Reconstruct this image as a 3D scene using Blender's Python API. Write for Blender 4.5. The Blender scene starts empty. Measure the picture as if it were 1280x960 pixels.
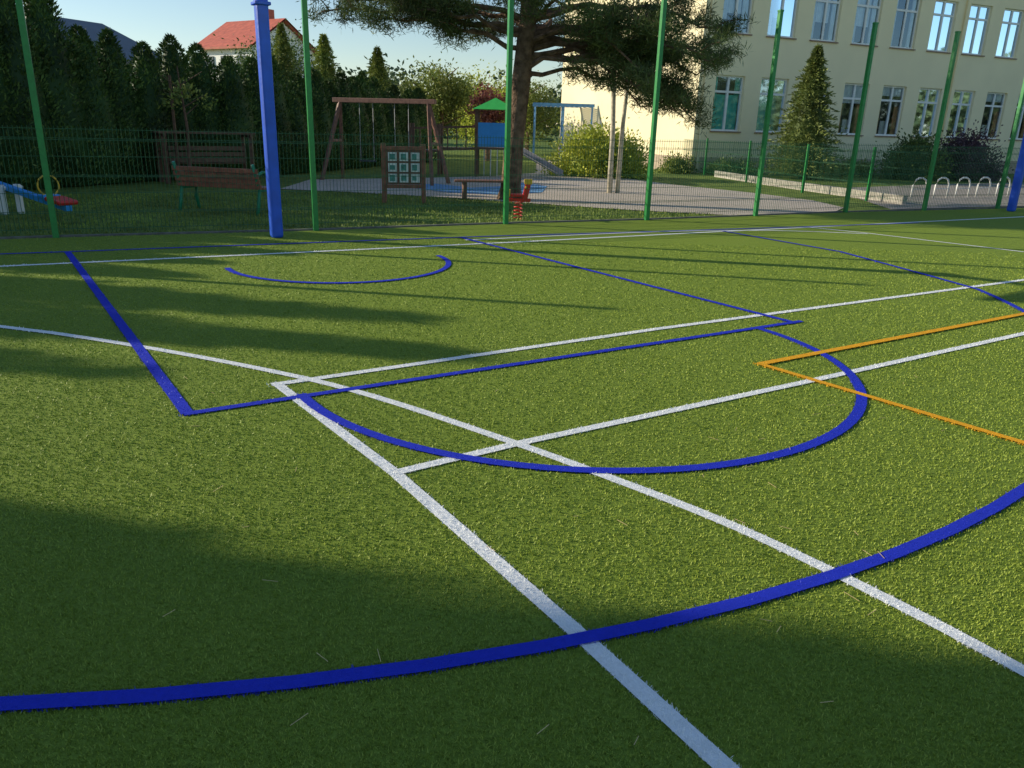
import bpy, math, random
import numpy as np
from mathutils import Vector, Matrix
random.seed(5); rng=np.random.default_rng(5)
sc=bpy.context.scene
R=math.radians
# ---------------------------------------------------------------- materials
def nt(name):
    m=bpy.data.materials.new(name); m.use_nodes=True
    t=m.node_tree; b=t.nodes['Principled BSDF']
    return m,t,b
def mat(name,c,rough=.6,scale=8,amt=.2,bump=.0,bscale=None,metal=0,spec=.5,detail=6,bdist=.01):
    m,t,b=nt(name); N=t.nodes; Lk=t.links
    tc=N.new('ShaderNodeTexCoord'); n=N.new('ShaderNodeTexNoise'); n.inputs['Scale'].default_value=scale; n.inputs['Detail'].default_value=detail
    Lk.new(tc.outputs['Object'],n.inputs['Vector'])
    r=N.new('ShaderNodeValToRGB'); r.color_ramp.elements[0].position=.3; r.color_ramp.elements[1].position=.7
    r.color_ramp.elements[0].color=[min(1,x*(1-amt)) for x in c]+[1]; r.color_ramp.elements[1].color=[min(1,x*(1+amt)) for x in c]+[1]
    Lk.new(n.outputs['Fac'],r.inputs['Fac']); Lk.new(r.outputs['Color'],b.inputs['Base Color'])
    b.inputs['Roughness'].default_value=rough; b.inputs['Metallic'].default_value=metal; b.inputs['Specular IOR Level'].default_value=spec
    if bump:
        n2=N.new('ShaderNodeTexNoise'); n2.inputs['Scale'].default_value=bscale or scale*6; n2.inputs['Detail'].default_value=3
        Lk.new(tc.outputs['Object'],n2.inputs['Vector'])
        bp=N.new('ShaderNodeBump'); bp.inputs['Strength'].default_value=bump; bp.inputs['Distance'].default_value=bdist
        Lk.new(n2.outputs['Fac'],bp.inputs['Height']); Lk.new(bp.outputs['Normal'],b.inputs['Normal'])
    return m
def leafmat(name,c1,c2,trans=.25,rough=.6,nscale=.8,namt=.35):
    m,t,b=nt(name); N=t.nodes; Lk=t.links
    a=N.new('ShaderNodeAttribute'); a.attribute_name='rnd'
    r=N.new('ShaderNodeValToRGB'); r.color_ramp.elements[0].color=list(c1)+[1]; r.color_ramp.elements[1].color=list(c2)+[1]
    Lk.new(a.outputs['Fac'],r.inputs['Fac']); out=r.outputs['Color']
    if namt:
        g=N.new('ShaderNodeNewGeometry'); n=N.new('ShaderNodeTexNoise'); n.inputs['Scale'].default_value=nscale; n.inputs['Detail'].default_value=1
        Lk.new(g.outputs['Position'],n.inputs['Vector'])
        mr=N.new('ShaderNodeMapRange'); mr.inputs['From Min'].default_value=.3; mr.inputs['From Max'].default_value=.7
        mr.inputs['To Min'].default_value=1-namt; mr.inputs['To Max'].default_value=1+namt
        Lk.new(n.outputs['Fac'],mr.inputs['Value'])
        mx=N.new('ShaderNodeVectorMath'); mx.operation='SCALE'
        Lk.new(r.outputs['Color'],mx.inputs[0]); Lk.new(mr.outputs['Result'],mx.inputs['Scale']); out=mx.outputs['Vector']
    Lk.new(out,b.inputs['Base Color']); b.inputs['Roughness'].default_value=rough; b.inputs['Specular IOR Level'].default_value=.25
    if trans:
        tr=N.new('ShaderNodeBsdfTranslucent'); Lk.new(out,tr.inputs['Color'])
        ms=N.new('ShaderNodeMixShader'); ms.inputs['Fac'].default_value=trans
        Lk.new(b.outputs['BSDF'],ms.inputs[1]); Lk.new(tr.outputs['BSDF'],ms.inputs[2])
        Lk.new(ms.outputs['Shader'],N['Material Output'].inputs['Surface'])
    return m
# ---------------------------------------------------------------- mesh helpers
def link(o,parent=None):
    sc.collection.objects.link(o)
    if parent: o.parent=parent
    return o
def empty(name,loc=(0,0,0)):
    e=bpy.data.objects.new(name,None); e.empty_display_size=.3; link(e); return e
class MB:
    def __init__(s): s.v=[];s.f=[]
    def box(s,c,d,ang=0,M=None):
        M=M or (Matrix.Translation(c)@Matrix.Rotation(ang,4,'Z'))
        b=len(s.v)
        for x in(-.5,.5):
            for y in(-.5,.5):
                for z in(-.5,.5): s.v.append(tuple(M@Vector((x*d[0],y*d[1],z*d[2]))))
        s.f+= [tuple(b+i for i in q) for q in((0,1,3,2),(4,6,7,5),(0,4,5,1),(2,3,7,6),(0,2,6,4),(1,5,7,3))]
        return s
    def beam(s,p,q,w,h=None):
        p=Vector(p);q=Vector(q);d=q-p;h=h or w
        M=Matrix.Translation((p+q)/2)@d.to_track_quat('X','Z').to_matrix().to_4x4()
        return s.box(None,(d.length,w,h),M=M)
    def tube(s,pts,r,n=8,close=True):
        pts=[Vector(p) for p in pts]
        rs=r if isinstance(r,(list,tuple)) else [r]*len(pts)
        b=len(s.v)
        for i,p in enumerate(pts):
            d=(pts[min(i+1,len(pts)-1)]-pts[max(i-1,0)]).normalized()
            up=Vector((0,0,1)) if abs(d.z)<.9 else Vector((1,0,0))
            a=d.cross(up).normalized();c=d.cross(a)
            for k in range(n):
                t=2*math.pi*k/n; s.v.append(tuple(p+(a*math.cos(t)+c*math.sin(t))*rs[i]))
        for i in range(len(pts)-1):
            for k in range(n):
                s.f.append((b+i*n+k,b+i*n+(k+1)%n,b+(i+1)*n+(k+1)%n,b+(i+1)*n+k))
        if close:
            s.f.append(tuple(b+k for k in range(n))[::-1]); s.f.append(tuple(b+(len(pts)-1)*n+k for k in range(n)))
        return s
    def quad(s,*p):
        b=len(s.v); s.v+= [tuple(x) for x in p]; s.f.append(tuple(range(b,b+len(p)))); return s
    def make(s,name,m,parent=None,smooth=False,bevel=0):
        me=bpy.data.meshes.new(name); me.from_pydata(s.v,[],s.f); me.update()
        import bmesh
        bm=bmesh.new(); bm.from_mesh(me); bmesh.ops.recalc_face_normals(bm,faces=bm.faces); bm.to_mesh(me); bm.free()
        if smooth: me.polygons.foreach_set('use_smooth',[True]*len(me.polygons))
        me.materials.append(m); o=bpy.data.objects.new(name,me); link(o,parent)
        if bevel:
            md=o.modifiers.new('bevel','BEVEL'); md.width=bevel; md.segments=2; md.limit_method='ANGLE'
        return o
def blades(name,V,k,rnd,mats,mi=None,parent=None,extra=None):
    """V: (N,k,3) polygons, rnd per polygon"""
    N=V.shape[0]; me=bpy.data.meshes.new(name)
    co=V.reshape(-1,3); rv=np.repeat(rnd,k); nv=len(co)
    faces_tot=np.full(N,k); loops=np.arange(N*k)
    if extra is not None:
        ev,ef=extra; ev=np.array(ev,dtype=float); co=np.vstack([co,ev]); rv=np.concatenate([rv,np.zeros(len(ev))])
        el=np.array([i for f in ef for i in f])+nv; loops=np.concatenate([loops,el]); faces_tot=np.concatenate([faces_tot,[len(f) for f in ef]])
    me.vertices.add(len(co)); me.vertices.foreach_set('co',co.astype(np.float32).ravel())
    me.loops.add(len(loops)); me.loops.foreach_set('vertex_index',loops.astype(np.int32))
    me.polygons.add(len(faces_tot)); st=np.concatenate([[0],np.cumsum(faces_tot)[:-1]])
    me.polygons.foreach_set('loop_start',st.astype(np.int32))
    for m in mats: me.materials.append(m)
    if mi is not None: me.polygons.foreach_set('material_index',mi.astype(np.int32))
    a=me.attributes.new('rnd','FLOAT','POINT'); a.data.foreach_set('value',rv.astype(np.float32))
    me.update(calc_edges=True); me.validate()
    o=bpy.data.objects.new(name,me); link(o,parent); return o
def unit(a): return a/np.maximum(np.linalg.norm(a,axis=1,keepdims=True),1e-9)
def leafquads(C,D,L,W):
    """diamond leaves at C pointing along D"""
    D=unit(D); r=unit(np.cross(D,rng.normal(size=D.shape)))
    L=np.asarray(L).reshape(-1,1)*np.ones((len(C),1)); W=np.asarray(W).reshape(-1,1)*np.ones((len(C),1))
    return np.stack([C,C+D*L*.5+r*W*.5,C+D*L,C+D*L*.5-r*W*.5],axis=1)
# ---------------------------------------------------------------- palette
M_turf=mat('turf_base',(.235,.325,.04),.85,60,.22,.8,260,spec=.2,bdist=.015,detail=3)
M_lawn=mat('lawn',(.15,.21,.045),.9,3,.35,1,90,spec=.15)
M_green=mat('green_paint',(.02,.25,.055),.4,20,.15)
M_wire=mat('wire_green',(.02,.12,.05),.5,20,.1)
M_blue=mat('blue_paint',(.012,.10,.66),.42,6,.12,.15,30)
M_wood=mat('brown_wood',(.24,.10,.055),.6,12,.35,.4,60)
M_wood2=mat('dark_wood',(.15,.08,.05),.65,12,.35,.4,60)
M_bark=mat('pine_bark',(.19,.125,.085),.9,7,.55,1,22,spec=.1,bdist=.04)
M_pale=mat('pale_bark',(.6,.54,.42),.8,12,.3,.3)
M_red=mat('red_plastic',(.65,.03,.02),.35,5,.1)
M_yel=mat('yellow_plastic',(.75,.48,.04),.35,5,.1)
M_white=mat('white_paint',(.86,.86,.84),.5,9,.05)
M_steel=mat('galvanised_steel',(.5,.52,.54),.4,15,.15,metal=.6)
M_conc=mat('concrete',(.5,.46,.4),.85,9,.2,.4,80)
M_kerb=mat('kerb_concrete',(.16,.16,.13),.9,9,.3,.4,80)
M_wall=mat('cream_render',(.97,.85,.56),.85,.9,.03,.15,120,spec=.2)
M_plinth=mat('plinth_render',(.48,.38,.28),.85,3,.15,.3)
M_sill=mat('window_sill',(.32,.2,.14),.6,9,.1)
M_roofr=mat('red_tiles',(.55,.13,.08),.7,3,.2,.3)
M_roofg=mat('grey_metal_roof',(.09,.11,.14),.5,3,.15)
M_rubber=mat('blue_rubber',(.14,.33,.58),.9,10,.15,.4,150)
M_gplas=mat('green_plastic',(.06,.55,.08),.4,5,.1)
M_bplas=mat('blue_plastic',(.03,.32,.78),.4,5,.1)
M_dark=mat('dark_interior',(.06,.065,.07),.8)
M_teal=mat('teal_curtain',(.08,.6,.47),.8,4,.2)
M_curt=mat('white_curtain',(.85,.85,.83),.9,5,.1)
M_orng=mat('orange_curtain',(.75,.4,.2),.9,8,.4)
M_board=mat('board_panel',(.68,.74,.68),.5,9,.1)
# brick paving
m,t,b=nt('concrete_pavers'); N=t.nodes
tc=N.new('ShaderNodeTexCoord'); br=N.new('ShaderNodeTexBrick'); br.inputs['Scale'].default_value=5
br.inputs['Color1'].default_value=(.66,.57,.48,1); br.inputs['Color2'].default_value=(.54,.46,.39,1); br.inputs['Mortar'].default_value=(.27,.23,.19,1)
br.inputs['Mortar Size'].default_value=.02; t.links.new(tc.outputs['Object'],br.inputs['Vector'])
n=N.new('ShaderNodeTexNoise'); n.inputs['Scale'].default_value=1.2; n.inputs['Detail'].default_value=5; t.links.new(tc.outputs['Object'],n.inputs['Vector'])
mr=N.new('ShaderNodeMapRange'); mr.inputs['To Min'].default_value=.7; mr.inputs['To Max'].default_value=1.2; t.links.new(n.outputs['Fac'],mr.inputs['Value'])
vm=N.new('ShaderNodeVectorMath'); vm.operation='SCALE'; t.links.new(br.outputs['Color'],vm.inputs[0]); t.links.new(mr.outputs['Result'],vm.inputs['Scale'])
t.links.new(vm.outputs['Vector'],b.inputs['Base Color']); b.inputs['Roughness'].default_value=.85
M_pav=m
# glass
m,t,b=nt('window_glass'); N=t.nodes
gl=N.new('ShaderNodeBsdfGlossy'); gl.inputs['Roughness'].default_value=.03; gl.inputs['Color'].default_value=(.6,.8,1,1)
tr=N.new('ShaderNodeBsdfTransparent'); tr.inputs['Color'].default_value=(.85,.92,.95,1)
ms=N.new('ShaderNodeMixShader'); fr=N.new('ShaderNodeFresnel'); fr.inputs['IOR'].default_value=1.5
ad=N.new('ShaderNodeMath'); ad.operation='ADD'; ad.inputs[1].default_value=.10; t.links.new(fr.outputs[0],ad.inputs[0])
t.links.new(ad.outputs[0],ms.inputs['Fac']); t.links.new(tr.outputs[0],ms.inputs[1]); t.links.new(gl.outputs[0],ms.inputs[2])
t.links.new(ms.outputs[0],N['Material Output'].inputs['Surface']); M_glass=m
# ---------------------------------------------------------------- ground sheets
def sheet(name,pts,z,m):
    mb=MB(); mb.quad(*[(x,y,z) for x,y in pts]); return mb.make(name,m)
sheet('ground',[(-600,-300),(600,-300),(600,900),(-600,900)],-.03,M_lawn)
# fence line
FP=[(-14.6,5.5),(-11.7,6.95),(-8.8,8.42),(-5.89,9.94),(-2.9,11.3),(-.18,12.74),(2.29,13.9),(4.57,15.14),(6.8,16.4),(8.9,17.35),(11.1,18.35),(13.4,19.5),(15.7,20.6)]
sheet('artificial_turf_pitch',[(-16,-25),(28,-25),(28,26.6)]+[(15.7,20.6)]+[(x,y) for x,y in FP[::-1][1:]]+[(-16,4.8)],0,M_turf)
sheet('paved_area',[(-5.48,18.3),(-3.6,17.9),(-1.53,17.3),(.89,16.3),(2.45,15.7),(4.2,15.3),(5.5,15.5),(6.6,16.5),(7.3,17.7),(7.2,19.4),(6.28,21.3),(4.6,23.6),(3.0,27),(2.6,40),(.9,40),(.6,27.5),(-1,25.0),(-2.96,23.2),(-5.6,21.5)],-.016,M_pav)
sheet('rubber_play_path',[(-3.1,20.1),(-1.6,18.6),(-.3,18.3),(.6,19.4),(.8,21.5),(.1,22.6),(-.4,21.0),(-1.2,20.2),(-2.2,21.2)],-.010,M_rubber)
sheet('asphalt_yard',[(8.3,17.6),(15.6,21.1),(40,33),(40,40),(22,32),(15.5,28.4),(10.2,24.6),(8.9,21.5)],-.018,mat('asphalt_pale',(.34,.30,.26),.9,5,.2,.4,90))
mb=MB()
for p,q in zip(FP[:-1],FP[1:]):
    mb.beam((p[0]-.03,p[1]+.06,-.005),(q[0]-.03,q[1]+.06,-.005),.06,.05)
mb.make('kerb',M_kerb)
mb=MB()
KP=[(6.9,28.6),(7.75,24.2),(8.5,21.4),(9.1,19.0)]
for p,q in zip(KP[:-1],KP[1:]): mb.beam((p[0]+.15,p[1],.06),(q[0]+.15,q[1],.06),.12,.24)
mb.make('retaining_kerb',M_conc)
# ---------------------------------------------------------------- court markings (metres)
def arc(cx,cy,r,a0,a1,n=48): return [(cx+r*math.cos(R(a0+(a1-a0)*i/n)),cy+r*math.sin(R(a0+(a1-a0)*i/n))) for i in range(n+1)]
def smooth(pts,it=3):
    for _ in range(it):
        q=[pts[0]]
        for a,b_ in zip(pts[:-1],pts[1:]):
            q+= [(a[0]*.75+b_[0]*.25,a[1]*.75+b_[1]*.25),(a[0]*.25+b_[0]*.75,a[1]*.25+b_[1]*.75)]
        q.append(pts[-1]); pts=q
    return pts
WH,BL,OR=1,2,3
marks=[
 (WH,[(-14,3.2),(-5.31,7.9),(-3.21,9.0),(-.06,10.68),(2.82,12.3),(10.59,16.53),(18,20.6)],.075,'end_line'),
 (WH,[(5.0,13.5),(5.73,12.94),(7.29,11.2),(10.2,7.6),(14,2)],.06,'side_line'),
 (WH,smooth([(-.7,10.75),(1,11.7),(2.77,12.55),(4.4,12.95),(5.73,12.8)],2),.055,'short_arc'),
 (WH,[(-1.43,4.44),(-.53,3.235),(.235,2.08),(.57,1.55),(1.6,-.2)],.066,'volleyball_side_line'),
 (WH,[(-1.45,4.41),(-1.22,4.55),(1.14,6.05),(5.85,8.86),(12,12.5)],.066,'volleyball_end_line'),
 (WH,[(-.52,3.23),(.05,3.62),(1.85,4.74),(4.25,6.27),(10,9.9)],.062,'attack_line'),
 (WH,smooth([(-7.5,6.4),(-3.84,5.59),(-2.55,5.14),(-1.35,4.6),(-.74,4.22),(.01,3.63),(.33,3.36),(.88,2.87),(1.21,2.48),(1.58,1.97),(2.2,.9),(2.5,-.5)],2),.062,'goal_area_arc'),
 (BL,[(-10,6.5),(-5.76,8.6),(-5.15,8.88),(-3.46,9.71),(-.52,11.14),(2.89,12.61),(7.5,14.7)],.055,'basketball_end_line'),
 (BL,[(-5.16,8.88),(-1.745,3.89)],.072,'key_side_near'),
 (BL,[(-1.76,3.88),(2.46,6.47)],.058,'free_throw_line'),
 (BL,[(2.38,6.40),(-.79,11.0)],.062,'key_side_far'),
 (BL,arc(.40,5.19,1.88,-150,31),.066,'free_throw_semicircle'),
 (BL,arc(-1.98,8.72,1.22,-152,32),.066,'no_charge_semicircle'),
 (BL,arc(-2.06,8.66,7.0,-152,-4)+[(4.8,8.9),(4.44,10.66),(3.3,12.6)],.06,'three_point_line'),
 (OR,[(8.5,9.4),(4.71,7.02),(1.715,5.14),(1.72,5.13)],.062,'badminton_end_line'),
 (OR,[(1.70,5.155),(2.72,3.81),(4.9,.9)],.056,'badminton_side_line'),
]
def linemat(name,c):
    return mat(name,c,.8,60,.08,.4,400,spec=.2)
LM={WH:linemat('white_line',(.93,.94,.92)),BL:linemat('blue_line',(.02,.04,.56)),OR:linemat('orange_line',(.95,.44,.02))}
cm=empty('court_markings')
for i,(c,pts,w,nm) in enumerate(marks):
    mb=MB(); z=.003+.0005*i; n=len(pts); w=w*.93
    Ls=[];Rs=[]
    for j,p in enumerate(pts):
        a=pts[max(j-1,0)];b_=pts[min(j+1,n-1)]
        d=Vector((b_[0]-a[0],b_[1]-a[1])).normalized(); nn=Vector((-d.y,d.x))*w/2
        Ls.append((p[0]+nn.x,p[1]+nn.y,z)); Rs.append((p[0]-nn.x,p[1]-nn.y,z))
    mb.v=Ls+Rs; mb.f=[(j,j+1,n+j+1,n+j) for j in range(n-1)]
    mb.make(nm,LM[c],cm)
# ---------------------------------------------------------------- turf fibres
def sample(n,y0,y1):
    Y=np.linspace(y0,y1,4000); d=np.where(Y<1.8,1,(1.8/Y)**2)*(1.75*Y+1.4); cdf=np.cumsum(d); cdf/=cdf[-1]
    y=np.interp(rng.random(n),cdf,Y); x=(rng.random(n)*2-1)*(.875*y+.7)
    return x,y
NB=430000
x,y=sample(NB,1.0,11)
keep=y< (12.74+ (x+.18)*.49) ; x=x[keep];y=y[keep]; NB=len(x)
ci=np.zeros(NB,dtype=int)
jx=x+rng.normal(size=NB)*.0024; jy=y+rng.normal(size=NB)*.0024
for c,pts,w,nm in marks:
    best=np.full(NB,9.)
    for a,b_ in zip(pts[:-1],pts[1:]):
        dx,dy=b_[0]-a[0],b_[1]-a[1]; L2=dx*dx+dy*dy+1e-12
        sel=(jx>min(a[0],b_[0])-.05)&(jx<max(a[0],b_[0])+.05)&(jy>min(a[1],b_[1])-.05)&(jy<max(a[1],b_[1])+.05)
        sx=jx[sel];sy=jy[sel]
        t=np.clip(((sx-a[0])*dx+(sy-a[1])*dy)/L2,0,1)
        best[sel]=np.minimum(best[sel],np.hypot(sx-a[0]-t*dx,sy-a[1]-t*dy))
    ci[best<w/2]=c
g=np.clip(y/2.2,.9,4.5)
Hh=(.004+.0055*rng.random(NB))*np.clip(g,1,1.15); Ww=(.0030+.0022*rng.random(NB))*g**.7
Hh[ci>0]+=.004
ang=rng.random(NB)*2*math.pi; la=rng.random(NB)*2*math.pi; lm=Hh*(.1+1.1*rng.random(NB))
B0=np.stack([x-np.cos(ang)*Ww/2,y-np.sin(ang)*Ww/2,np.full(NB,.0)],1)
B1=np.stack([x+np.cos(ang)*Ww/2,y+np.sin(ang)*Ww/2,np.full(NB,.0)],1)
T=np.stack([x+np.cos(la)*lm,y+np.sin(la)*lm,Hh+.001],1)
V=np.stack([B0,B1,T],1)
pat=.5+.18*np.sin(x*1.7+1.3*np.sin(y*1.1))+.14*np.sin(y*4.3+x*2.1+np.sin(x*5.))+.12*np.sin(x*11+2*np.sin(y*9))
rn=np.clip(.72*rng.random(NB)+.28*pat,0,1)
TF=[leafmat('turf_fibre',(.175,.265,.026),(.43,.50,.08),0,.55,1.0,0),
    leafmat('white_fibre',(.9,.91,.89),(.97,.97,.96),0,.5,9,0),
    leafmat('blue_fibre',(.018,.035,.46),(.035,.06,.78),0,.45,9,0),
    leafmat('orange_fibre',(.88,.40,.015),(.99,.56,.03),0,.5,9,0)]
blades('turf_fibres',V,3,rn,TF,ci)
# lawn tufts behind the fence
n=50000; x=rng.uniform(-14,7,n); yy=rng.uniform(0,7,n); y=12.95+(x+.18)*.5+yy
k=y<np.interp(x,[-6.5,-5.48,-3.6,-1.53,.89,2.45,4.2,7],[40,18.3,17.9,17.3,16.3,15.7,15.3,15])
x=x[k];y=y[k];n=len(x); C=np.stack([x,y,np.full(n,-.03)],1); D=rng.normal(size=(n,3))*.5; D[:,2]=1
M_gl=leafmat('lawn_grass',(.13,.20,.03),(.30,.37,.07),0,.6,.7,.4)
blades('lawn_grass',leafquads(C,D,.03+.04*rng.random(n),.014),4,rng.random(n),[M_gl])
# dry pine needles on turf
n=46; mb=MB()
for i in range(n):
    yy=random.uniform(1.6,5); xx=random.uniform(-.6,.6)*yy; a=random.uniform(0,3.14); l=random.uniform(.02,.06)
    mb.beam((xx,yy,.011),(xx+math.cos(a)*l,yy+math.sin(a)*l,.014),.0018,.001)
mb.make('fallen_pine_needles',mat('dry_needle',(.7,.52,.25),.7))
# ---------------------------------------------------------------- court fence
cf=empty('court_fence')
mb=MB()
for i,(x,y) in enumerate(FP):
    mb.box((x,y,1.78),(.07,.07,3.56),R(25))
    mb.box((x,y,3.575),(.08,.08,.03),R(25))
    for z in (.35,.8,1.25): mb.box((x+.0,y+.045,z),(.03,.05,.03),R(25))
mb.make('posts',M_green,cf)
mb=MB()
def wires(mb,p,q,h,off=.05,step=.05,rw=.0028,hz=(.08,.1,.6,.62,1.05,1.07,)):
    P0=Vector((p[0],p[1],0));Q0=Vector((q[0],q[1],0)); d=(Q0-P0); L=d.length; d/=L; nrm=Vector((-d.y,d.x,0))*off
    n=int(L/step)
    for i in range(n+1):
        c=P0+d*(i*step)+nrm
        b=len(mb.v)
        for dx,dy in((-1,-1),(1,-1),(1,1),(-1,1)):
            for z in (.05,h): mb.v.append((c.x+dx*rw,c.y+dy*rw,z))
        mb.f+=[(b,b+2,b+3,b+1),(b+2,b+4,b+5,b+3),(b+4,b+6,b+7,b+5),(b+6,b,b+1,b+7)]
    for z in hz: mb.beam(P0+nrm*1.12+Vector((0,0,z)),Q0+nrm*1.12+Vector((0,0,z)),.006,.006)
for p,q in zip(FP[:-1],FP[1:]): wires(mb,p,q,1.36,rw=.0024,hz=(.1,.3,.32,.55,.75,.77,1.0,1.2,1.22,1.33))
mb.make('mesh_panels',M_wire,cf)
yf=empty('yard_fence')
YP=[(5.9,33),(6.8,29.32),(7.3,25.6),(7.8,21.85),(8.66,19.74),(9.2,18.0)]
mb=MB()
for x,y in YP[:-1]: mb.box((x,y,.62),(.055,.055,1.28))
mb.make('posts',M_green,yf)
mb=MB()
for p,q in zip(YP[:-1],YP[1:]): wires(mb,p,q,1.2,hz=(.1,.4,.42,.8,.82,1.17),rw=.0022)
mb.make('mesh_panels',M_wire,yf)
# ---------------------------------------------------------------- basketball poles
def hoop(x,y,ang,nm='basketball_stand'):
    e=empty(nm); d=Vector((math.cos(ang),math.sin(ang),0)); s=Vector((-d.y,d.x,0)); p=Vector((x,y,0))
    mb=MB(); mb.box((x,y,1.5),(.155,.155,3.0),ang); mb.make('padded_post',M_blue,e,bevel=.035)
    mb=MB(); mb.box((x,y,3.02),(.22,.2,.16),ang); mb.box((x,y,2.86),(.2,.2,.04),ang); mb.beam(p+Vector((0,0,3.05)),p+d*1.15+Vector((0,0,3.35)),.1); mb.beam(p+Vector((0,0,2.95)),p+d*.6+Vector((0,0,3.2)),.05)
    mb.make('bracket_arm',M_blue,e,bevel=.01)
    c=p+d*1.2+Vector((0,0,3.45)); mb=MB(); mb.box(c,(.03,1.8,1.05),ang); mb.make('backboard',M_white,e)
    mb=MB(); rc=p+d*1.45+Vector((0,0,3.05)); mb.tube([rc+Vector((math.cos(a)*.225,math.sin(a)*.225,0)) for a in [i*math.pi/12 for i in range(25)]],.01,6); mb.make('rim',M_red,e)
hoop(-3.23,10.5,R(-57)); hoop(11.05,17.75,R(-57))
# ---------------------------------------------------------------- bench
def bench():
    e=empty('park_bench'); a=Vector((-5.8,13.55,0)); b_=Vector((-4.25,13.2,0)); d=(b_-a).normalized(); n=Vector((-d.y,d.x,0))
    mb=MB()
    for i in range(4):
        z=.43+i*.085; o=-n*(.02+.03*i); mb.beam(a+o+Vector((0,0,z)),b_+o+Vector((0,0,z)),.028,.075)
    for i in range(4):
        o=n*(.08+.105*i); mb.beam(a+o+Vector((0,0,.4)),b_+o+Vector((0,0,.4)),.09,.03)
    mb.make('slats',mat('red_brown_wood',(.34,.12,.07),.55,12,.3,.3,60),e,bevel=.006)
    mb=MB()
    for p in (a+d*.06,b_-d*.06):
        z=lambda t:Vector((0,0,t))
        mb.tube([p-n*.1+z(-.03),p-n*.02+z(.22),p+n*.02+z(.38),p-n*.06+z(.58),p-n*.14+z(.79)],.03,8)
        mb.tube([p+n*.46+z(-.03),p+n*.4+z(.2),p+n*.42+z(.37),p+n*.02+z(.37)],.03,8)
        mb.tube([p-n*.08+z(.6),p+n*.15+z(.66),p+n*.36+z(.62),p+n*.42+z(.5),p+n*.41+z(.37)],.026,8)
    mb.make('cast_iron_ends',mat('green_iron',(.02,.25,.13),.4),e,smooth=True)
bench()
# ---------------------------------------------------------------- wooden frame (back left)
e=empty('wooden_swing_bench'); a=Vector((-8.35,19,0));b_=Vector((-6.74,20.3,0)); d=(b_-a).normalized(); n=Vector((-d.y,d.x,0)); mb=MB()
for p in (a,b_):
    for s in(-.0,.55): mb.beam(p+n*s-Vector((0,0,.03)),p+n*s+Vector((0,0,1.05)),.09)
    mb.beam(p-n*.1+Vector((0,0,1.08)),p+n*.65+Vector((0,0,1.08)),.07)
for s in(0,.18,.37,.55): mb.beam(a-d*.12+n*s+Vector((0,0,1.14)),b_+d*.12+n*s+Vector((0,0,1.14)),.08,.05)
mb.make('frame',M_wood2,e)
mb=MB()
for i in range(3): mb.beam(a+d*.1+n*.1+Vector((0,0,.5+.14*i)),b_-d*.1+n*.1+Vector((0,0,.5+.14*i)),.03,.1)
for i in range(3): mb.beam(a+d*.1+n*(.2+.12*i)+Vector((0,0,.42)),b_-d*.1+n*(.2+.12*i)+Vector((0,0,.42)),.1,.03)
mb.make('seat_and_back',M_wood2,e)
# ---------------------------------------------------------------- swing set
e=empty('swing_set'); La=Vector((-4.8,21.9,0)); Ra=Vector((-2.35,21.1,0)); d=(Ra-La).normalized(); n=Vector((-d.y,d.x,0)); zt=2.0; mb=MB()
for p,sg in((La,-1),(Ra,1)):
    for s in(-1,1): mb.beam(p+n*s*.55+d*sg*.33+Vector((0,0,-.03)),p+Vector((0,0,zt)),.09)
    mb.beam(p+n*.3+d*sg*.16+Vector((0,0,1.0)),p-n*.3+d*sg*.16+Vector((0,0,1.0)),.07)
mb.beam(La-d*.2+Vector((0,0,zt+.03)),Ra+d*.2+Vector((0,0,zt+.03)),.12)
mb.make('timber_frame',mat('swing_timber',(.24,.12,.085),.6,12,.3,.3),e,bevel=.01)
mb=MB(); mb2=MB()
for t in(.3,.7):
    c=La.lerp(Ra,t)
    for s in(-.2,.2): mb.tube([c+d*s+Vector((0,0,zt)),c+d*s+Vector((0,0,.5))],.008,5)
    mb2.beam(c-d*.22+Vector((0,0,.5)),c+d*.22+Vector((0,0,.5)),.18,.04)
mb.make('chains',M_steel,e); mb2.make('seats',M_dark,e)
# ---------------------------------------------------------------- information board
e=empty('information_board'); a=Vector((-2.66,15.85,0)); b_=Vector((-1.9,16.05,0)); d=(b_-a).normalized(); n=Vector((-d.y,d.x,0)); z=lambda t:Vector((0,0,t)); mb=MB()
for p in(a,b_): mb.beam(p-z(.03),p+z(1.12),.085)
mb.beam(a+z(1.03),b_+z(1.03),.06,.07); mb.beam(a+z(.3),b_+z(.3),.06,.07)
mb.make('timber_frame',M_wood,e,bevel=.008)
mb=MB(); mb.beam(a+d*.05+z(.665),b_-d*.05+z(.665),.02,.65); mb.make('back_panel',M_wood2,e)
mb=MB()
for i in range(3):
    for j in range(3):
        c=a+d*(.17+.225*i)+z(.46+.205*j)-n*.02; mb.beam(c-d*.085,c+d*.085,.015,.165)
mb.make('tiles',M_board,e)
mb=MB()
for i in range(3):
    for j in range(3):
        c=a+d*(.17+.225*i)+z(.46+.205*j)-n*.03; mb.beam(c-d*.06,c+d*(.02+.04*random.random()),.006,.08+.05*random.random())
mb.make('tile_pictures',mat('tile_print',(.06,.25,.2),.5,20,.5),e)
# low red bench
e=empty('low_bench'); mb=MB()
for s in(0,.14,.28): mb.beam((-1.35,17.0+s,.36),(-.1,17.25+s,.36),.11,.04)
mb.make('seat',M_wood,e); mb=MB()
for p in((-1.15,17.18),(-.3,17.35)): mb.box((p[0],p[1],.16),(.07,.34,.36),R(11))
mb.make('legs',M_wood2,e)
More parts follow.
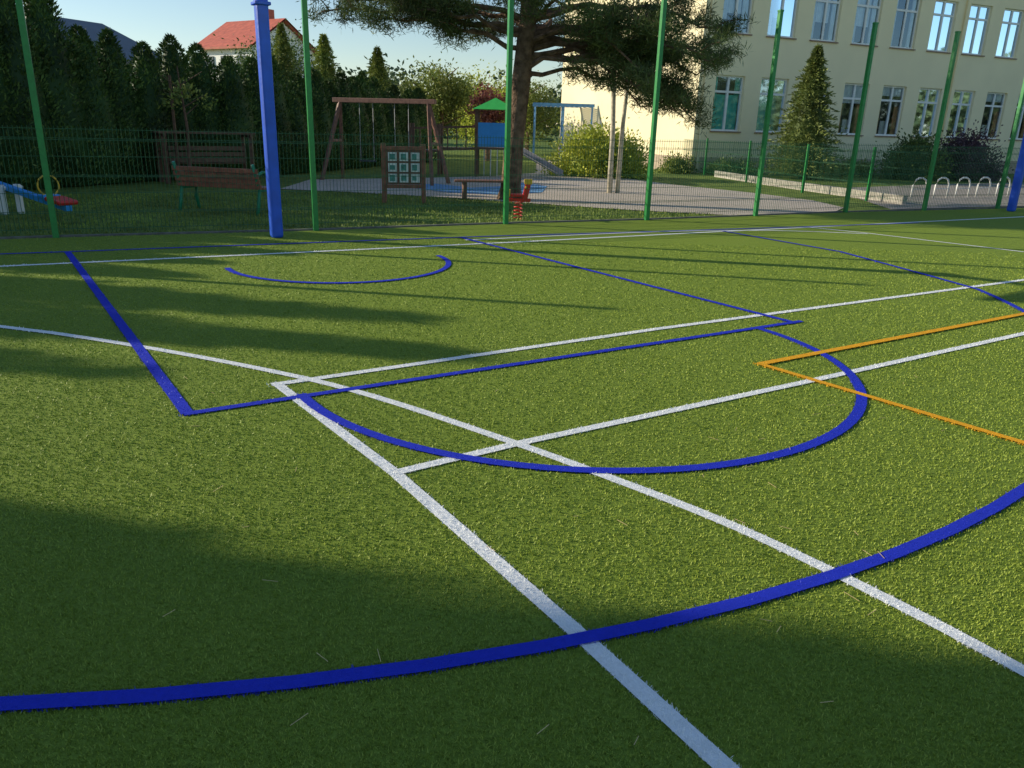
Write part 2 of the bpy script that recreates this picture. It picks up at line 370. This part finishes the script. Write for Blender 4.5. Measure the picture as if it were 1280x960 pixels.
# ---------------------------------------------------------------- seesaw
e=empty('seesaw'); a=Vector((-9.2,13.25,.52)); b_=Vector((-6.5,11.4,.2)); d=(b_-a).normalized(); n=Vector((-d.y,d.x,0)).normalized()
mb=MB(); mb.beam(a,b_,.1,.09); mb.make('beam',M_bplas,e,bevel=.015)
mb=MB(); mb.beam(b_-d*.4+z(.08),b_+d*.02+z(.08),.3,.07); mb.make('seat',M_red,e,bevel=.03)
mb=MB(); mb.beam(b_-d*.62+z(.075),b_-d*.45+z(.09),.26,.06); mb.beam(a+z(.08),a+d*.35+z(.08),.26,.07); mb.make('front_pad',M_bplas,e,bevel=.02)
mb=MB(); c=b_-d*.52+z(.24); mb.tube([c+n*math.cos(t)*.15+z(math.sin(t)*.15) for t in [i*math.pi/10 for i in range(21)]],.013,6,False); mb.make('handle',M_yel,e,smooth=True)
mb=MB(); m0=a.lerp(b_,.45); mb.beam(m0+n*.12-z(.42),m0+n*.12+z(.05),.08); mb.beam(m0-n*.12-z(.42),m0-n*.12+z(.05),.08); mb.tube([m0+n*.2,m0-n*.2],.03,8); mb.make('pivot',M_white,e)
# spring rider
e=empty('spring_rider'); cx,cy=.02,13.7; mb=MB()
mb.tube([(cx+.07*math.cos(t),cy+.07*math.sin(t),-.03+t/(2*math.pi)*.06) for t in [i*math.pi/6 for i in range(61)]],.012,6); mb.make('spring',M_red,e,smooth=True)
mb=MB(); mb.box((cx,cy,.30),(.42,.05,.06)); mb.box((cx-.02,cy,.38),(.26,.2,.04)); mb.beam((cx+.1,cy,.3),(cx+.16,cy,.58),.05,.1); mb.make('body',M_red,e,bevel=.015)
mb=MB(); mb.beam((cx+.12,cy-.14,.52),(cx+.12,cy+.14,.52),.03); mb.box((cx+.16,cy,.61),(.14,.06,.09)); mb.box((cx-.17,cy,.42),(.05,.18,.12)); mb.make('head_and_handles',M_yel,e,bevel=.01)
# ---------------------------------------------------------------- play tower with slide
e=empty('playground_tower'); mb=MB(); cx,cy=-.75,25.2
for dx in(-.55,.55):
    for dy in(-.55,.55): mb.beam((cx+dx,cy+dy,-.03),(cx+dx,cy+dy,1.95),.09)
for dx in(-2.6,-1.7):
    for dy in(-.45,.45): mb.beam((cx+dx,cy+dy,-.03),(cx+dx,cy+dy,1.5),.09)
mb.box((cx,cy,.82),(1.2,1.2,.06)); mb.box((cx-2.15,cy,.7),(1.0,1.0,.06))
mb.beam((cx-1.7,cy-.45,.75),(cx-.55,cy-.5,.8),.06); mb.beam((cx-1.7,cy+.45,.75),(cx-.55,cy+.5,.8),.06)
mb.beam((cx-2.6,cy-.45,1.35),(cx-.55,cy-.5,1.45),.06)
for k in range(9): mb.beam((cx-1.65+k*.125,cy-.45,.8),(cx-1.65+k*.125,cy+.45,.8),.09,.03)
for k in range(8): mb.beam((cx-2.55+k*.28,cy-.47,.75),(cx-2.55+k*.28,cy-.47,1.38),.035)
for k in range(6): mb.beam((cx-3.3+k*.13,cy-.35,.08+.12*k),(cx-3.3+k*.13,cy+.35,.08+.12*k),.1,.04)
mb.make('timber_frame',M_wood2,e)
mb=MB(); ap=(cx,cy,2.3)
rc=[(cx-.68,cy-.68,1.95),(cx+.68,cy-.68,1.95),(cx+.68,cy+.68,1.95),(cx-.68,cy+.68,1.95)]
for i in range(4): mb.quad(rc[i],rc[(i+1)%4],ap)
mb.quad(*rc); mb.make('roof',M_gplas,e)
mb=MB(); mb.box((cx,cy-.57,1.22),(1.0,.03,.7)); mb.make('side_panel',M_bplas,e)
mb=MB(); mb.beam((cx+.6,cy-.1,.85),(cx+2.1,cy-.6,.1),.5,.03)
for s in(-.24,.24): mb.beam((cx+.6,cy-.1+s,.93),(cx+2.1,cy-.6+s,.18),.03,.14)
mb.make('slide',mat('grey_slide',(.3,.3,.33),.4),e)
mb=MB()
for k in range(4): mb.beam((cx-.3+k*.2,cy-.6,0),(cx-.3+k*.2,cy-.6,.8),.03)
mb.make('ladder_bars',M_steel,e)
# blue climbing frame far back
e=empty('climbing_frame'); mb=MB()
for x in(.7,2.0,3.3):
    for y in(37.5,39): mb.tube([(x,y,-.03),(x,y,2.45)],.045,6)
for y in(37.5,39): mb.beam((.6,y,2.45),(3.4,y,2.45),.1,.14)
mb.make('frame',mat('pale_blue_steel',(.12,.32,.6),.5),e); mb=MB()
for x in np.linspace(.8,3.2,12): mb.beam((x,37.5,2.4),(x,39,2.4),.04)
mb.make('rungs',M_steel,e)
# ---------------------------------------------------------------- bicycle racks
Mrack=mat('white_steel',(.78,.78,.76),.4)
for i in range(5):
    e=empty('bicycle_rack'); px,py=10.55+.82*i,21.0+.45*i; mb=MB()
    dx,dy=.88,.46
    pts=[(-.28,-.02),(-.28,.32),(-.2,.45),(-.08,.5),(.08,.5),(.2,.45),(.28,.32),(.28,-.02)]
    mb.tube([(px+dx*a,py+dy*a,h) for a,h in pts],.022,8); mb.tube([(px+dx*a,py+dy*a,h*.0+.22) for a,h in((-.28,0),(.28,0))],.012,6)
    mb.make('loop',Mrack,e,smooth=True)
# ---------------------------------------------------------------- school building
sb=empty('school_building')
def B(t,dd,zz): return Vector((6.6+.91*t-.415*dd,30.8+.415*t+.91*dd,zz))
LT=36.; T0=1.45; ST=2.155; WW=1.36
rows=[(1.52,3.52),(4.98,6.95)]
wins=[T0+ST*i for i in range(16)]
ts=[0]; 
for w in wins: ts+= [w-WW/2,w+WW/2]
ts.append(LT); zs=[-.1]+[q for r in rows for q in r]+[8.6]
mb=MB()
for i in range(len(ts)-1):
    for j in range(len(zs)-1):
        if i%2==1 and j%2==1:
            a0,a1,z0,z1=ts[i],ts[i+1],zs[j],zs[j+1]; D0=.2
            mb.quad(B(a0,0,z0),B(a0,D0,z0),B(a0,D0,z1),B(a0,0,z1)); mb.quad(B(a1,0,z0),B(a1,0,z1),B(a1,D0,z1),B(a1,D0,z0))
            mb.quad(B(a0,0,z1),B(a0,D0,z1),B(a1,D0,z1),B(a1,0,z1)); mb.quad(B(a0,0,z0),B(a1,0,z0),B(a1,D0,z0),B(a0,D0,z0))
        else: mb.quad(B(ts[i],0,zs[j]),B(ts[i+1],0,zs[j]),B(ts[i+1],0,zs[j+1]),B(ts[i],0,zs[j+1]))
DP=11
mb.quad(B(0,0,-.1),B(0,0,8.6),B(0,DP,8.6),B(0,DP,-.1)); mb.quad(B(LT,0,-.1),B(LT,DP,-.1),B(LT,DP,8.6),B(LT,0,8.6)); mb.quad(B(0,DP,-.1),B(LT,DP,-.1),B(LT,DP,8.6),B(0,DP,8.6))
mb.make('walls',M_wall,sb)
def bb(mb,t0,t1,d0,d1,z0,z1):
    c=B((t0+t1)/2,(d0+d1)/2,(z0+z1)/2); M=Matrix.Translation(c)@Matrix(((.91,-.415,0,0),(.415,.91,0,0),(0,0,1,0),(0,0,0,1)))
    mb.box(None,(t1-t0,d1-d0,z1-z0),M=M)
mb=MB(); bb(mb,-.04,LT,-.04,.0-.002,-.1,.55); bb(mb,-.04,-.002,0,DP,-.1,.55); mb.make('plinth',M_plinth,sb)
mb=MB(); bb(mb,-.5,LT+.5,-.5,DP+.5,8.6,8.8); mb.make('eaves',M_white,sb)
mb=MB(); r0=[B(-.6,-.6,8.8),B(LT+.6,-.6,8.8),B(LT+.6,DP+.6,8.8),B(-.6,DP+.6,8.8)]; ra,rb=B(4,DP/2,11),B(LT-4,DP/2,11)
mb.quad(r0[0],r0[1],rb,ra); mb.quad(r0[2],r0[3],ra,rb); mb.quad(r0[1],r0[2],rb); mb.quad(r0[3],r0[0],ra); mb.quad(*[p+Vector((0,0,.002)) for p in r0]); mb.make('roof',M_roofr,sb)
fr=MB();gl=MB();si=MB();cu={'w':MB(),'t':MB(),'o':MB()};bk=MB()
for i,w in enumerate(wins):
    for j,(z0,z1) in enumerate(rows):
        a0,a1=w-WW/2+.002,w+WW/2-.002
        f=.065
        bb(fr,a0,a0+f,.1,.17,z0,z1); bb(fr,a1-f,a1,.1,.17,z0,z1); bb(fr,a0+f,a1-f,.1,.17,z1-f,z1-.002); bb(fr,a0+f,a1-f,.1,.17,z0+.002,z0+f)
        bb(fr,w-.045,w+.045,.095,.168,z0+f,z1-f)
        zt_=z0+1.42; bb(fr,a0+f,w-.045,.097,.166,zt_-.04,zt_+.04); bb(fr,w+.045,a1-f,.097,.166,zt_-.04,zt_+.04)
        p=[B(a0,.14,z0),B(a1,.14,z0),B(a1,.14,z1),B(a0,.14,z1)]; gl.quad(*p)
        bb(si,a0-.05,a1+.05,-.06,.09,z0-.045,z0-.003)
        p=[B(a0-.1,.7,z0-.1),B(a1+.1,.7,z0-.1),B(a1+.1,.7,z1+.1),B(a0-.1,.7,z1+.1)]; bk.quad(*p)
        def cur(key,u0,u1,v0,v1,dd=.2):
            n=14; b=len(cu[key].v)
            for k in range(n+1):
                uu=a0+(a1-a0)*(u0+(u1-u0)*k/n); off=dd+.02*math.sin(k*2.4)
                cu[key].v+= [tuple(B(uu,off,z0+(z1-z0)*v0)),tuple(B(uu,off,z0+(z1-z0)*v1))]
            for k in range(n): cu[key].f.append((b+2*k,b+2*k+2,b+2*k+3,b+2*k+1))
        if j==0 and i<2: cur('t',.05,.95,.0,.66); cur('t',0,.2,.66,1,.23); cur('t',.8,1,.66,1,.23)
        elif j==0:
            cur('w',0,1,.62,1) if random.random()<.5 else cur('w',.0,1,.8,1)
            cur('o',.0,.22,0,.6,.23); cur('o',.78,1,0,.6,.23)
            if random.random()<.6: cur('w',.3,.62,0,.3,.25)
        else:
            q=random.uniform(.18,.3); cur('w',0,q,0,1); cur('w',1-q,1,0,1)
            if random.random()<.4: cur('w',.25,.75,.35,1,.25)
fr.make('window_frames',M_white,sb); gl.make('window_panes',M_glass,sb); si.make('window_sills',M_sill,sb)
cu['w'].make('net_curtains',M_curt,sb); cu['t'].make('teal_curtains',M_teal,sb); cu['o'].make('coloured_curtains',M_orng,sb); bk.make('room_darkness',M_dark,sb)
mb=MB(); 
for t in (.25,13.4+.02,24.2): mb.tube([B(t,-.07,.1),B(t,-.07,8.6)],.05,8)
mb.make('downpipes',M_wall,sb)
# red-roofed house and grey shed
def house(nm,c,w,dp,h,rh,ang,mw,mrf,wn=True):
    e=empty(nm); Mx=Matrix.Translation(c)@Matrix.Rotation(ang,4,'Z'); P=lambda x,y,zz:tuple(Mx@Vector((x,y,zz)))
    mb=MB(); hw,hd=w/2,dp/2
    for s in(-1,1):
        mb.quad(P(-hw,s*hd,0),P(hw,s*hd,0),P(hw,s*hd,h),P(-hw,s*hd,h))
        mb.quad(P(s*hw,-hd,0),P(s*hw,hd,0),P(s*hw,hd,h),P(s*hw,0,h+rh),P(s*hw,-hd,h))
    mb.make('walls',mw,e)
    mb=MB(); o=.4; k=rh/hd
    for s in(-1,1):
        for zz in(.05,.2): mb.quad(P(-hw-o,s*(hd+o),h-o*k+zz),P(hw+o,s*(hd+o),h-o*k+zz),P(hw+o,0,h+rh+zz),P(-hw-o,0,h+rh+zz))
        mb.quad(P(-hw-o,s*(hd+o),h-o*k+.05),P(hw+o,s*(hd+o),h-o*k+.05),P(hw+o,s*(hd+o),h-o*k+.2),P(-hw-o,s*(hd+o),h-o*k+.2))
    mb.make('roof',mrf,e)
    if wn:
        mb=MB()
        for x in(-w*.3,0,w*.3):
            for zz in(h*.25,h*.82): mb.box(None,(.9,.1,1.0),M=Mx@Matrix.Translation((x,-hd-.03,zz)))
        for y in(-dp*.2,dp*.2): mb.box(None,(.1,.9,1.0),M=Mx@Matrix.Translation((hw+.03,y,h*.82)))
        mb.box(None,(.1,.8,.8),M=Mx@Matrix.Translation((-hw-.03,0,h+.5)))
        mb.make('windows',mat('house_window',(.08,.1,.13),.2),e)
        mb=MB(); mb.box(None,(.6,.6,1.4),M=Mx@Matrix.Translation((w*.2,.3,h+rh+.2))); mb.make('chimney',M_roofr,e)
    return e
house('red_roof_house',(-20.2,64,0),5.8,6,6.4,1.9,R(-32),M_white,M_roofr)
house('garden_shed',(-16.2,26,0),7,6,3.1,1.2,R(68),mat('grey_wall',(.25,.25,.25),.8),M_roofg,False)
# ---------------------------------------------------------------- vegetation
def column_hedge(name,cols,nl,m,parent=None,size=(.1,.035),cr=.84):
    Vs=[];ex=MB()
    for (x,y,h,r) in cols:
        n=int(nl*h*r/2.2)
        tz=rng.random(n)**.9; rr=r*np.clip(1-tz**2.2,0,1)**.75; rr=rr*(1+.16*np.sin(tz*h*5+x*3)+.22*rng.normal(size=n)*.6)
        a=rng.random(n)*2*math.pi; rr*=1+.14*np.sin(a*5+tz*9+y)
        C=np.stack([x+rr*np.cos(a),y+rr*np.sin(a),tz*h*1.0],1)
        D=np.stack([np.cos(a)*.8,np.sin(a)*.8,.9*np.ones(n)],1)+rng.normal(size=(n,3))*.45
        Vs.append(leafquads(C,D,size[0]*(.6+.9*rng.random(n)),size[1]*(.7+.7*rng.random(n))))
        zz=[0,.3,.55,.75,.88,.95]; ex.tube([(x,y,h*q) for q in zz],[r*cr*max(0,1-q**2.2)**.75 for q in zz],10)
    V=np.concatenate(Vs); return blades(name,V,4,rng.random(len(V)),[m],extra=(ex.v,ex.f))
M_thuja=leafmat('thuja_foliage',(.03,.07,.018),(.13,.20,.045),0,.6,1.1,.45)
path=[(-4.2,33),(-5.1,30.5),(-7.4,22.9),(-9.3,19.6),(-10.9,15.7),(-13.4,9.5),(-14.6,6.6)]
cols=[];acc=0
for p,q in zip(path[:-1],path[1:]):
    L=math.dist(p,q); s=acc
    while s<L:
        f=s/L; x=p[0]+(q[0]-p[0])*f; y=p[1]+(q[1]-p[1])*f
        cols.append((x+random.uniform(-.12,.12),y+random.uniform(-.12,.12),(2.8 if y>24 else 3.1 if y>18.5 else 3.75)+random.uniform(-.28,.3),.68+random.uniform(-.06,.14))); s+=.82
    acc=s-L
column_hedge('thuja_hedge',cols,4400,M_thuja)
# conifers west of the pitch: ragged shadow fingers, then the solid foreground shadow
cols=[(-14.2,8.5,4.9,.55),(-14.5,7.6,5.2,.5),(-15.0,6.75,4.6,.3),(-15.2,5.75,4.3,.16),
 (-16.4,4.75,7.3,.62),(-17.0,4.1,8.6,1.25)]
cols+=[(-16.6-random.random()*.6,3.0-1.2*i,8.6+random.uniform(-.3,.5),1.5) for i in range(9)]
column_hedge('tall_conifer_row',cols,1500,M_thuja,size=(.2,.08),cr=1.0)
def cone_tree(name,x,y,h,r,n,m,trunk=True):
    lay=16
    n1=n
    tz=rng.random(n1)**1.15; L=(tz*lay)%1.0
    rr=r*(1-tz)**.9*(.45+.55*(1-L))*(.65+.45*rng.random(n1)); a=rng.random(n1)*2*math.pi
    rr*=1+.25*np.sin(a*7+np.floor(tz*lay)*2.1)
    C=np.stack([x+rr*np.cos(a),y+rr*np.sin(a),.15+tz*(h-.15)],1)
    D=np.stack([np.cos(a),np.sin(a),.15+0*a],1)+rng.normal(size=(n1,3))*.4
    ex=MB(); ex.tube([(x,y,.1),(x,y,h*.5),(x,y,h*.97)],[r*.5,r*.3,.02],9)
    e=empty(name); blades('foliage',leafquads(C,D,.13*(.6+.8*rng.random(n1)),.045),4,rng.random(n1),[m],parent=e,extra=(ex.v,ex.f))
    mb=MB(); mb.tube([(x,y,-.05),(x,y,h*.5)],[.09,.04],8); mb.make('trunk',M_bark,e); return e
cone_tree('spruce_tree',10.2,29.0,4.35,1.5,15000,leafmat('spruce_needles',(.10,.14,.035),(.30,.34,.10),.15,.6,1.5,.3))
def bush(name,x,y,rx,ry,h,n,m,K=60,lf=(.09,.05),z0=0,core=True,par=None):
    u=rng.normal(size=(K,3)); u=unit(u); u[:,2]=np.abs(u[:,2])
    cc=u*np.array([rx,ry,h])*(.62+.25*rng.random((K,1)))
    idx=rng.integers(0,K,n); s=min(rx,ry,h)*.23
    P=cc[idx]+rng.normal(size=(n,3))*s; P[:,2]=np.abs(P[:,2])
    D=unit(P/np.array([rx,ry,h]))+rng.normal(size=(n,3))*.6
    C=P+np.array([x,y,z0]); ex=None
    if core:
        mb=MB(); zz=[0,.25,.5,.7,.82]; mb.tube([(x,y,z0+h*q) for q in zz],[min(rx,ry)*.66*math.sqrt(max(0,1-(q/.86)**2)) for q in zz],12)
        vv=[(x+(v[0]-x)*rx/min(rx,ry),y+(v[1]-y)*ry/min(rx,ry),v[2]) for v in mb.v]; ex=(vv,mb.f)
    return blades(name,leafquads(C,D,lf[0]*(.6+.8*rng.random(n)),lf[1]),4,rng.random(n),[m],extra=ex,parent=par)
M_yb=leafmat('golden_foliage',(.28,.36,.04),(.6,.6,.10),.2,.6,1.5,.3)
M_db=leafmat('dark_green_foliage',(.06,.11,.035),(.18,.24,.06),.15,.6,1.5,.3)
M_pb=leafmat('purple_foliage',(.06,.04,.05),(.16,.10,.12),.15,.6,1.5,.3)
M_mid=leafmat('mixed_foliage',(.11,.16,.035),(.32,.35,.08),.2,.6,.5,.4)
bush('golden_shrub',2.65,26.6,1.65,1.1,1.4,14000,M_yb,K=90,lf=(.11,.06))
bush('round_shrub',15.0,30.6,1.1,1.0,1.5,9000,M_db,K=90,lf=(.11,.06))
bush('purple_shrub',17.3,31.2,1.2,1.1,1.75,9000,M_pb,K=90,lf=(.11,.06))
bush('low_shrubs',7.9,29.8,1.1,.5,.55,2500,M_db); bush('low_shrubs',13.0,31.6,1.2,.5,.6,2500,M_mid); bush('low_shrubs',6.0,30.2,.7,.6,.6,1500,M_mid)
# pine
pe=empty('pine_tree'); mb=MB()
mb.tube([(-.17,17.4,-.05),(-.15,17.4,.25),(-.1,17.42,1.2),(.0,17.42,2.3),(.1,17.4,3.4),(.2,17.4,5),(.15,17.5,7),(.2,17.5,9)],[.30,.225,.205,.2,.19,.15,.09,.03],14)
br_=MB(); CC=[]; 
limbs=[(3.3,182,4.3,.3),(3.6,168,4.0,.3),(3.2,196,2.6,.4),(3.9,176,4.3,.2),(3.9,200,3.4,.1),(3.5,150,3.2,.4),(3.0,185,3.0,.5),
 (3.0,0,4.0,-.1),(3.3,-14,3.7,-.6),(3.1,12,3.7,-.5),(2.8,-6,3.2,-.8),(2.5,8,2.6,-.5),(3.6,-28,3.6,-.8),(3.7,4,4.2,-.25),(3.2,-34,2.8,-.8),(3.3,20,3.8,-.5),(2.9,3,3.6,-1.0),(2.7,-20,2.6,-.6),
 (2.8,6,3.7,-1.15),(2.9,-9,3.3,-1.2),
 (3.5,-70,2.4,-.1),(3.6,-110,2.2,.2),(3.4,70,3,.1),(3.4,110,3,.1)]
for i in range(30):
    z0=random.uniform(4.3,8.6); limbs.append((z0,random.uniform(0,360),(9.6-z0)*.72*random.uniform(.75,1.1)+.3,random.uniform(-.1,.5)))
def trunk_x(z_): return -.15+.09*min(z_,4)
for z0,az,Ln,dz in limbs:
    a=R(az); ox,oy=trunk_x(z0),17.4; pts=[]
    n=7
    for k in range(n+1):
        t=k/n; w=.12*math.sin(k*1.7+az); aa=a+w*.6
        pts.append(Vector((ox+math.cos(aa)*Ln*t,oy+math.sin(aa)*Ln*t,z0+dz*t*t+.25*math.sin(t*3.0)+.07*math.sin(k*2.3+az))))
    br_.tube(pts,[.06*(1-.8*k/n)*(.6+Ln/7) for k in range(n+1)],6)
    m_=int(Ln*5)
    for k in range(m_):
        t=random.uniform(.3,1.0); j=min(int(t*n),n-1); p=pts[j].lerp(pts[j+1],t*n-j)
        sa=a+random.choice((-1,1))*random.uniform(.4,1.3); tl=random.uniform(.25,.9)*(1.25-t*.6)
        q=p+Vector((math.cos(sa)*tl,math.sin(sa)*tl,random.uniform(-.3,.3)))
        br_.tube([p,(p+q)/2+Vector((0,0,.05)),q],[.014,.01,.006],4)
        for s in(.5,.8,1.05):
            CC.append(p.lerp(q,s)+Vector((random.gauss(0,.05),random.gauss(0,.05),random.gauss(0,.05))))
    CC.append(pts[-1])
mb.make('trunk',M_bark,pe,smooth=True); br_.make('limbs',M_bark,pe)
CC=np.array([tuple(c) for c in CC]); nn=56; K=len(CC)
C=np.repeat(CC,nn,0)+rng.normal(size=(K*nn,3))*np.array([.1,.1,.06]); D=rng.normal(size=(K*nn,3)); D[:,2]+=.5
M_pine=leafmat('pine_needles',(.04,.07,.025),(.17,.22,.065),.2,.55,1.2,.4)
rb_=np.repeat(rng.random(K),nn)*.6+rng.random(K*nn)*.4
blades('needles',leafquads(C,D,.13+.06*rng.random(K*nn),.016),4,rb_,[M_pine],parent=pe)
# birch pair
e=empty('birch_tree'); mb=MB()
mb.tube([(2.3,19.9,-.05),(2.28,19.9,1.5),(2.2,19.9,3.2),(2.1,19.9,4.6)],[.07,.06,.05,.02],8); mb.tube([(2.5,19.95,-.05),(2.52,19.95,1.6),(2.6,20,3.0),(2.7,20,4.4)],[.06,.055,.04,.02],8)
mb.make('trunks',M_pale,e,smooth=True); bush('crown',2.4,19.95,1.2,1.1,1.5,3500,M_mid,K=40,lf=(.08,.05),z0=3.0,core=False,par=e)
# sapling in front of hedge
e=empty('young_tree'); mb=MB(); sx,sy=-7.9,19.2
mb.tube([(sx,sy,-.05),(sx+.05,sy,1.2),(sx-.05,sy,2.6)],[.045,.035,.012],7); mb.beam((sx-.25,sy,-.05),(sx-.25,sy,2.4),.05)
for a,zz in((.5,1.7),(2.5,1.9),(4,2.1),(.1,2.2),(1.2,1.5)): mb.tube([(sx,sy,zz),(sx+math.cos(a)*.5,sy+math.sin(a)*.5,zz+.3)],[.015,.006],5)
mb.make('trunk',M_wood2,e); bush('crown',sx+.15,sy,.6,.5,.7,300,M_mid,K=16,lf=(.1,.05),z0=1.7,core=False,par=e)
# garden trees behind the hedge
def tree(name,x,y,h,r,n,m,z0f=.3,K=55):
    e=empty(name); mb=MB(); mb.tube([(x,y,-.05),(x+.1,y,h*.4),(x,y,h*.85)],[.05+h*.02,.03+h*.012,.02],8)
    for i in range(7):
        a=i*.9; zz=h*(.3+.07*i); mb.tube([(x,y,zz),(x+math.cos(a)*r*.7,y+math.sin(a)*r*.7,zz+h*.15)],[.05,.015],5)
    mb.make('trunk',M_bark,e); hh=h*(1-z0f)/2
    u=unit(rng.normal(size=(K,3))); cc=u*np.array([r,r,hh])*(.3+.6*rng.random((K,1))); idx=rng.integers(0,K,n)
    P=cc[idx]+rng.normal(size=(n,3))*r*.15; D=rng.normal(size=(n,3))+unit(P)*.5; C=P+np.array([x,y,h*z0f+hh])
    blades('foliage',leafquads(C,D,.16*(.6+.8*rng.random(n)),.08),4,rng.random(n),[m],parent=e)
cone_tree('garden_conifer',-7.9,33.5,4.7,1.7,9000,M_mid); cone_tree('garden_conifer',-6.2,36,4.5,1.6,9000,M_mid); cone_tree('garden_conifer',-10.0,35,5.2,1.6,8000,M_mid)
tree('garden_tree',-3.9,40,4.6,2.2,9000,M_mid,.15); tree('garden_tree',-1.8,46,4.2,2.4,8000,M_yb,.1); tree('garden_tree',-12.5,42,5.6,2.8,9000,M_db,.2)
tree('garden_tree',.5,52,4.6,2.3,8000,M_mid,.1); tree('plum_tree',-1.4,36,3.3,.9,2500,leafmat('plum',(.12,.04,.04),(.3,.12,.09)),.25)
# distant tree belts as one object
Cs=[]
def belt(x,y,hh,K=16):
    Cs.append(rng.normal(size=(K,3))*np.array([1.6,1.6,hh*.22])+np.array([x,y,hh*.5]))
for i in range(110): belt(-85+i*1.75+random.uniform(-1,1),random.uniform(85,110),random.uniform(4.5,7.5))
for i in range(60): belt(random.uniform(62,76),-45+i*1.6,random.uniform(6.5,9),22)  # unseen right-hand belt, added to darken the reflections in the lower windows
Cs=np.concatenate(Cs); nn=34; C=np.repeat(Cs,nn,0)+rng.normal(size=(len(Cs)*nn,3))*.7; C[:,2]=np.abs(C[:,2])
blades('distant_trees',leafquads(C,rng.normal(size=C.shape),.7,.45),4,rng.random(len(C)),[leafmat('distant_foliage',(.08,.12,.06),(.18,.22,.10),0,.7,.1,.3)])
# ---------------------------------------------------------------- light
EL=20; d=Vector((.985*math.cos(R(EL)),-.17*math.cos(R(EL)),-math.sin(R(EL))))
sl=bpy.data.lights.new('sun','SUN'); sl.energy=5; sl.angle=R(.5); sl.color=(1,.90,.70)
so=bpy.data.objects.new('sun',sl); link(so); so.rotation_euler=d.to_track_quat('-Z','Y').to_euler(); so.location=(-20,5,15)
w=bpy.data.worlds.new('World'); sc.world=w; w.use_nodes=True; t=w.node_tree
sk=t.nodes.new('ShaderNodeTexSky'); sk.sky_type='NISHITA'; sk.sun_disc=False; sk.sun_elevation=R(EL); sk.sun_rotation=R(280.2)
sk.air_density=1.0; sk.dust_density=.15; sk.ozone_density=2.2
bg=t.nodes['Background']; bg.inputs['Strength'].default_value=.14; t.links.new(sk.outputs['Color'],bg.inputs['Color'])
sc.view_settings.view_transform='Standard'; sc.view_settings.look='None'; sc.view_settings.exposure=0
# ---------------------------------------------------------------- camera
cd=bpy.data.cameras.new('camera'); cd.sensor_width=36; cd.lens=967/1280*36; cd.clip_end=2000; cd.clip_start=.05
co=bpy.data.objects.new('camera',cd); link(co)
co.matrix_world=Matrix.Translation((0,0,1.53))@Matrix.Rotation(R(90-18.52),4,'X')@Matrix.Rotation(R(1.66),4,'Z')
sc.camera=co
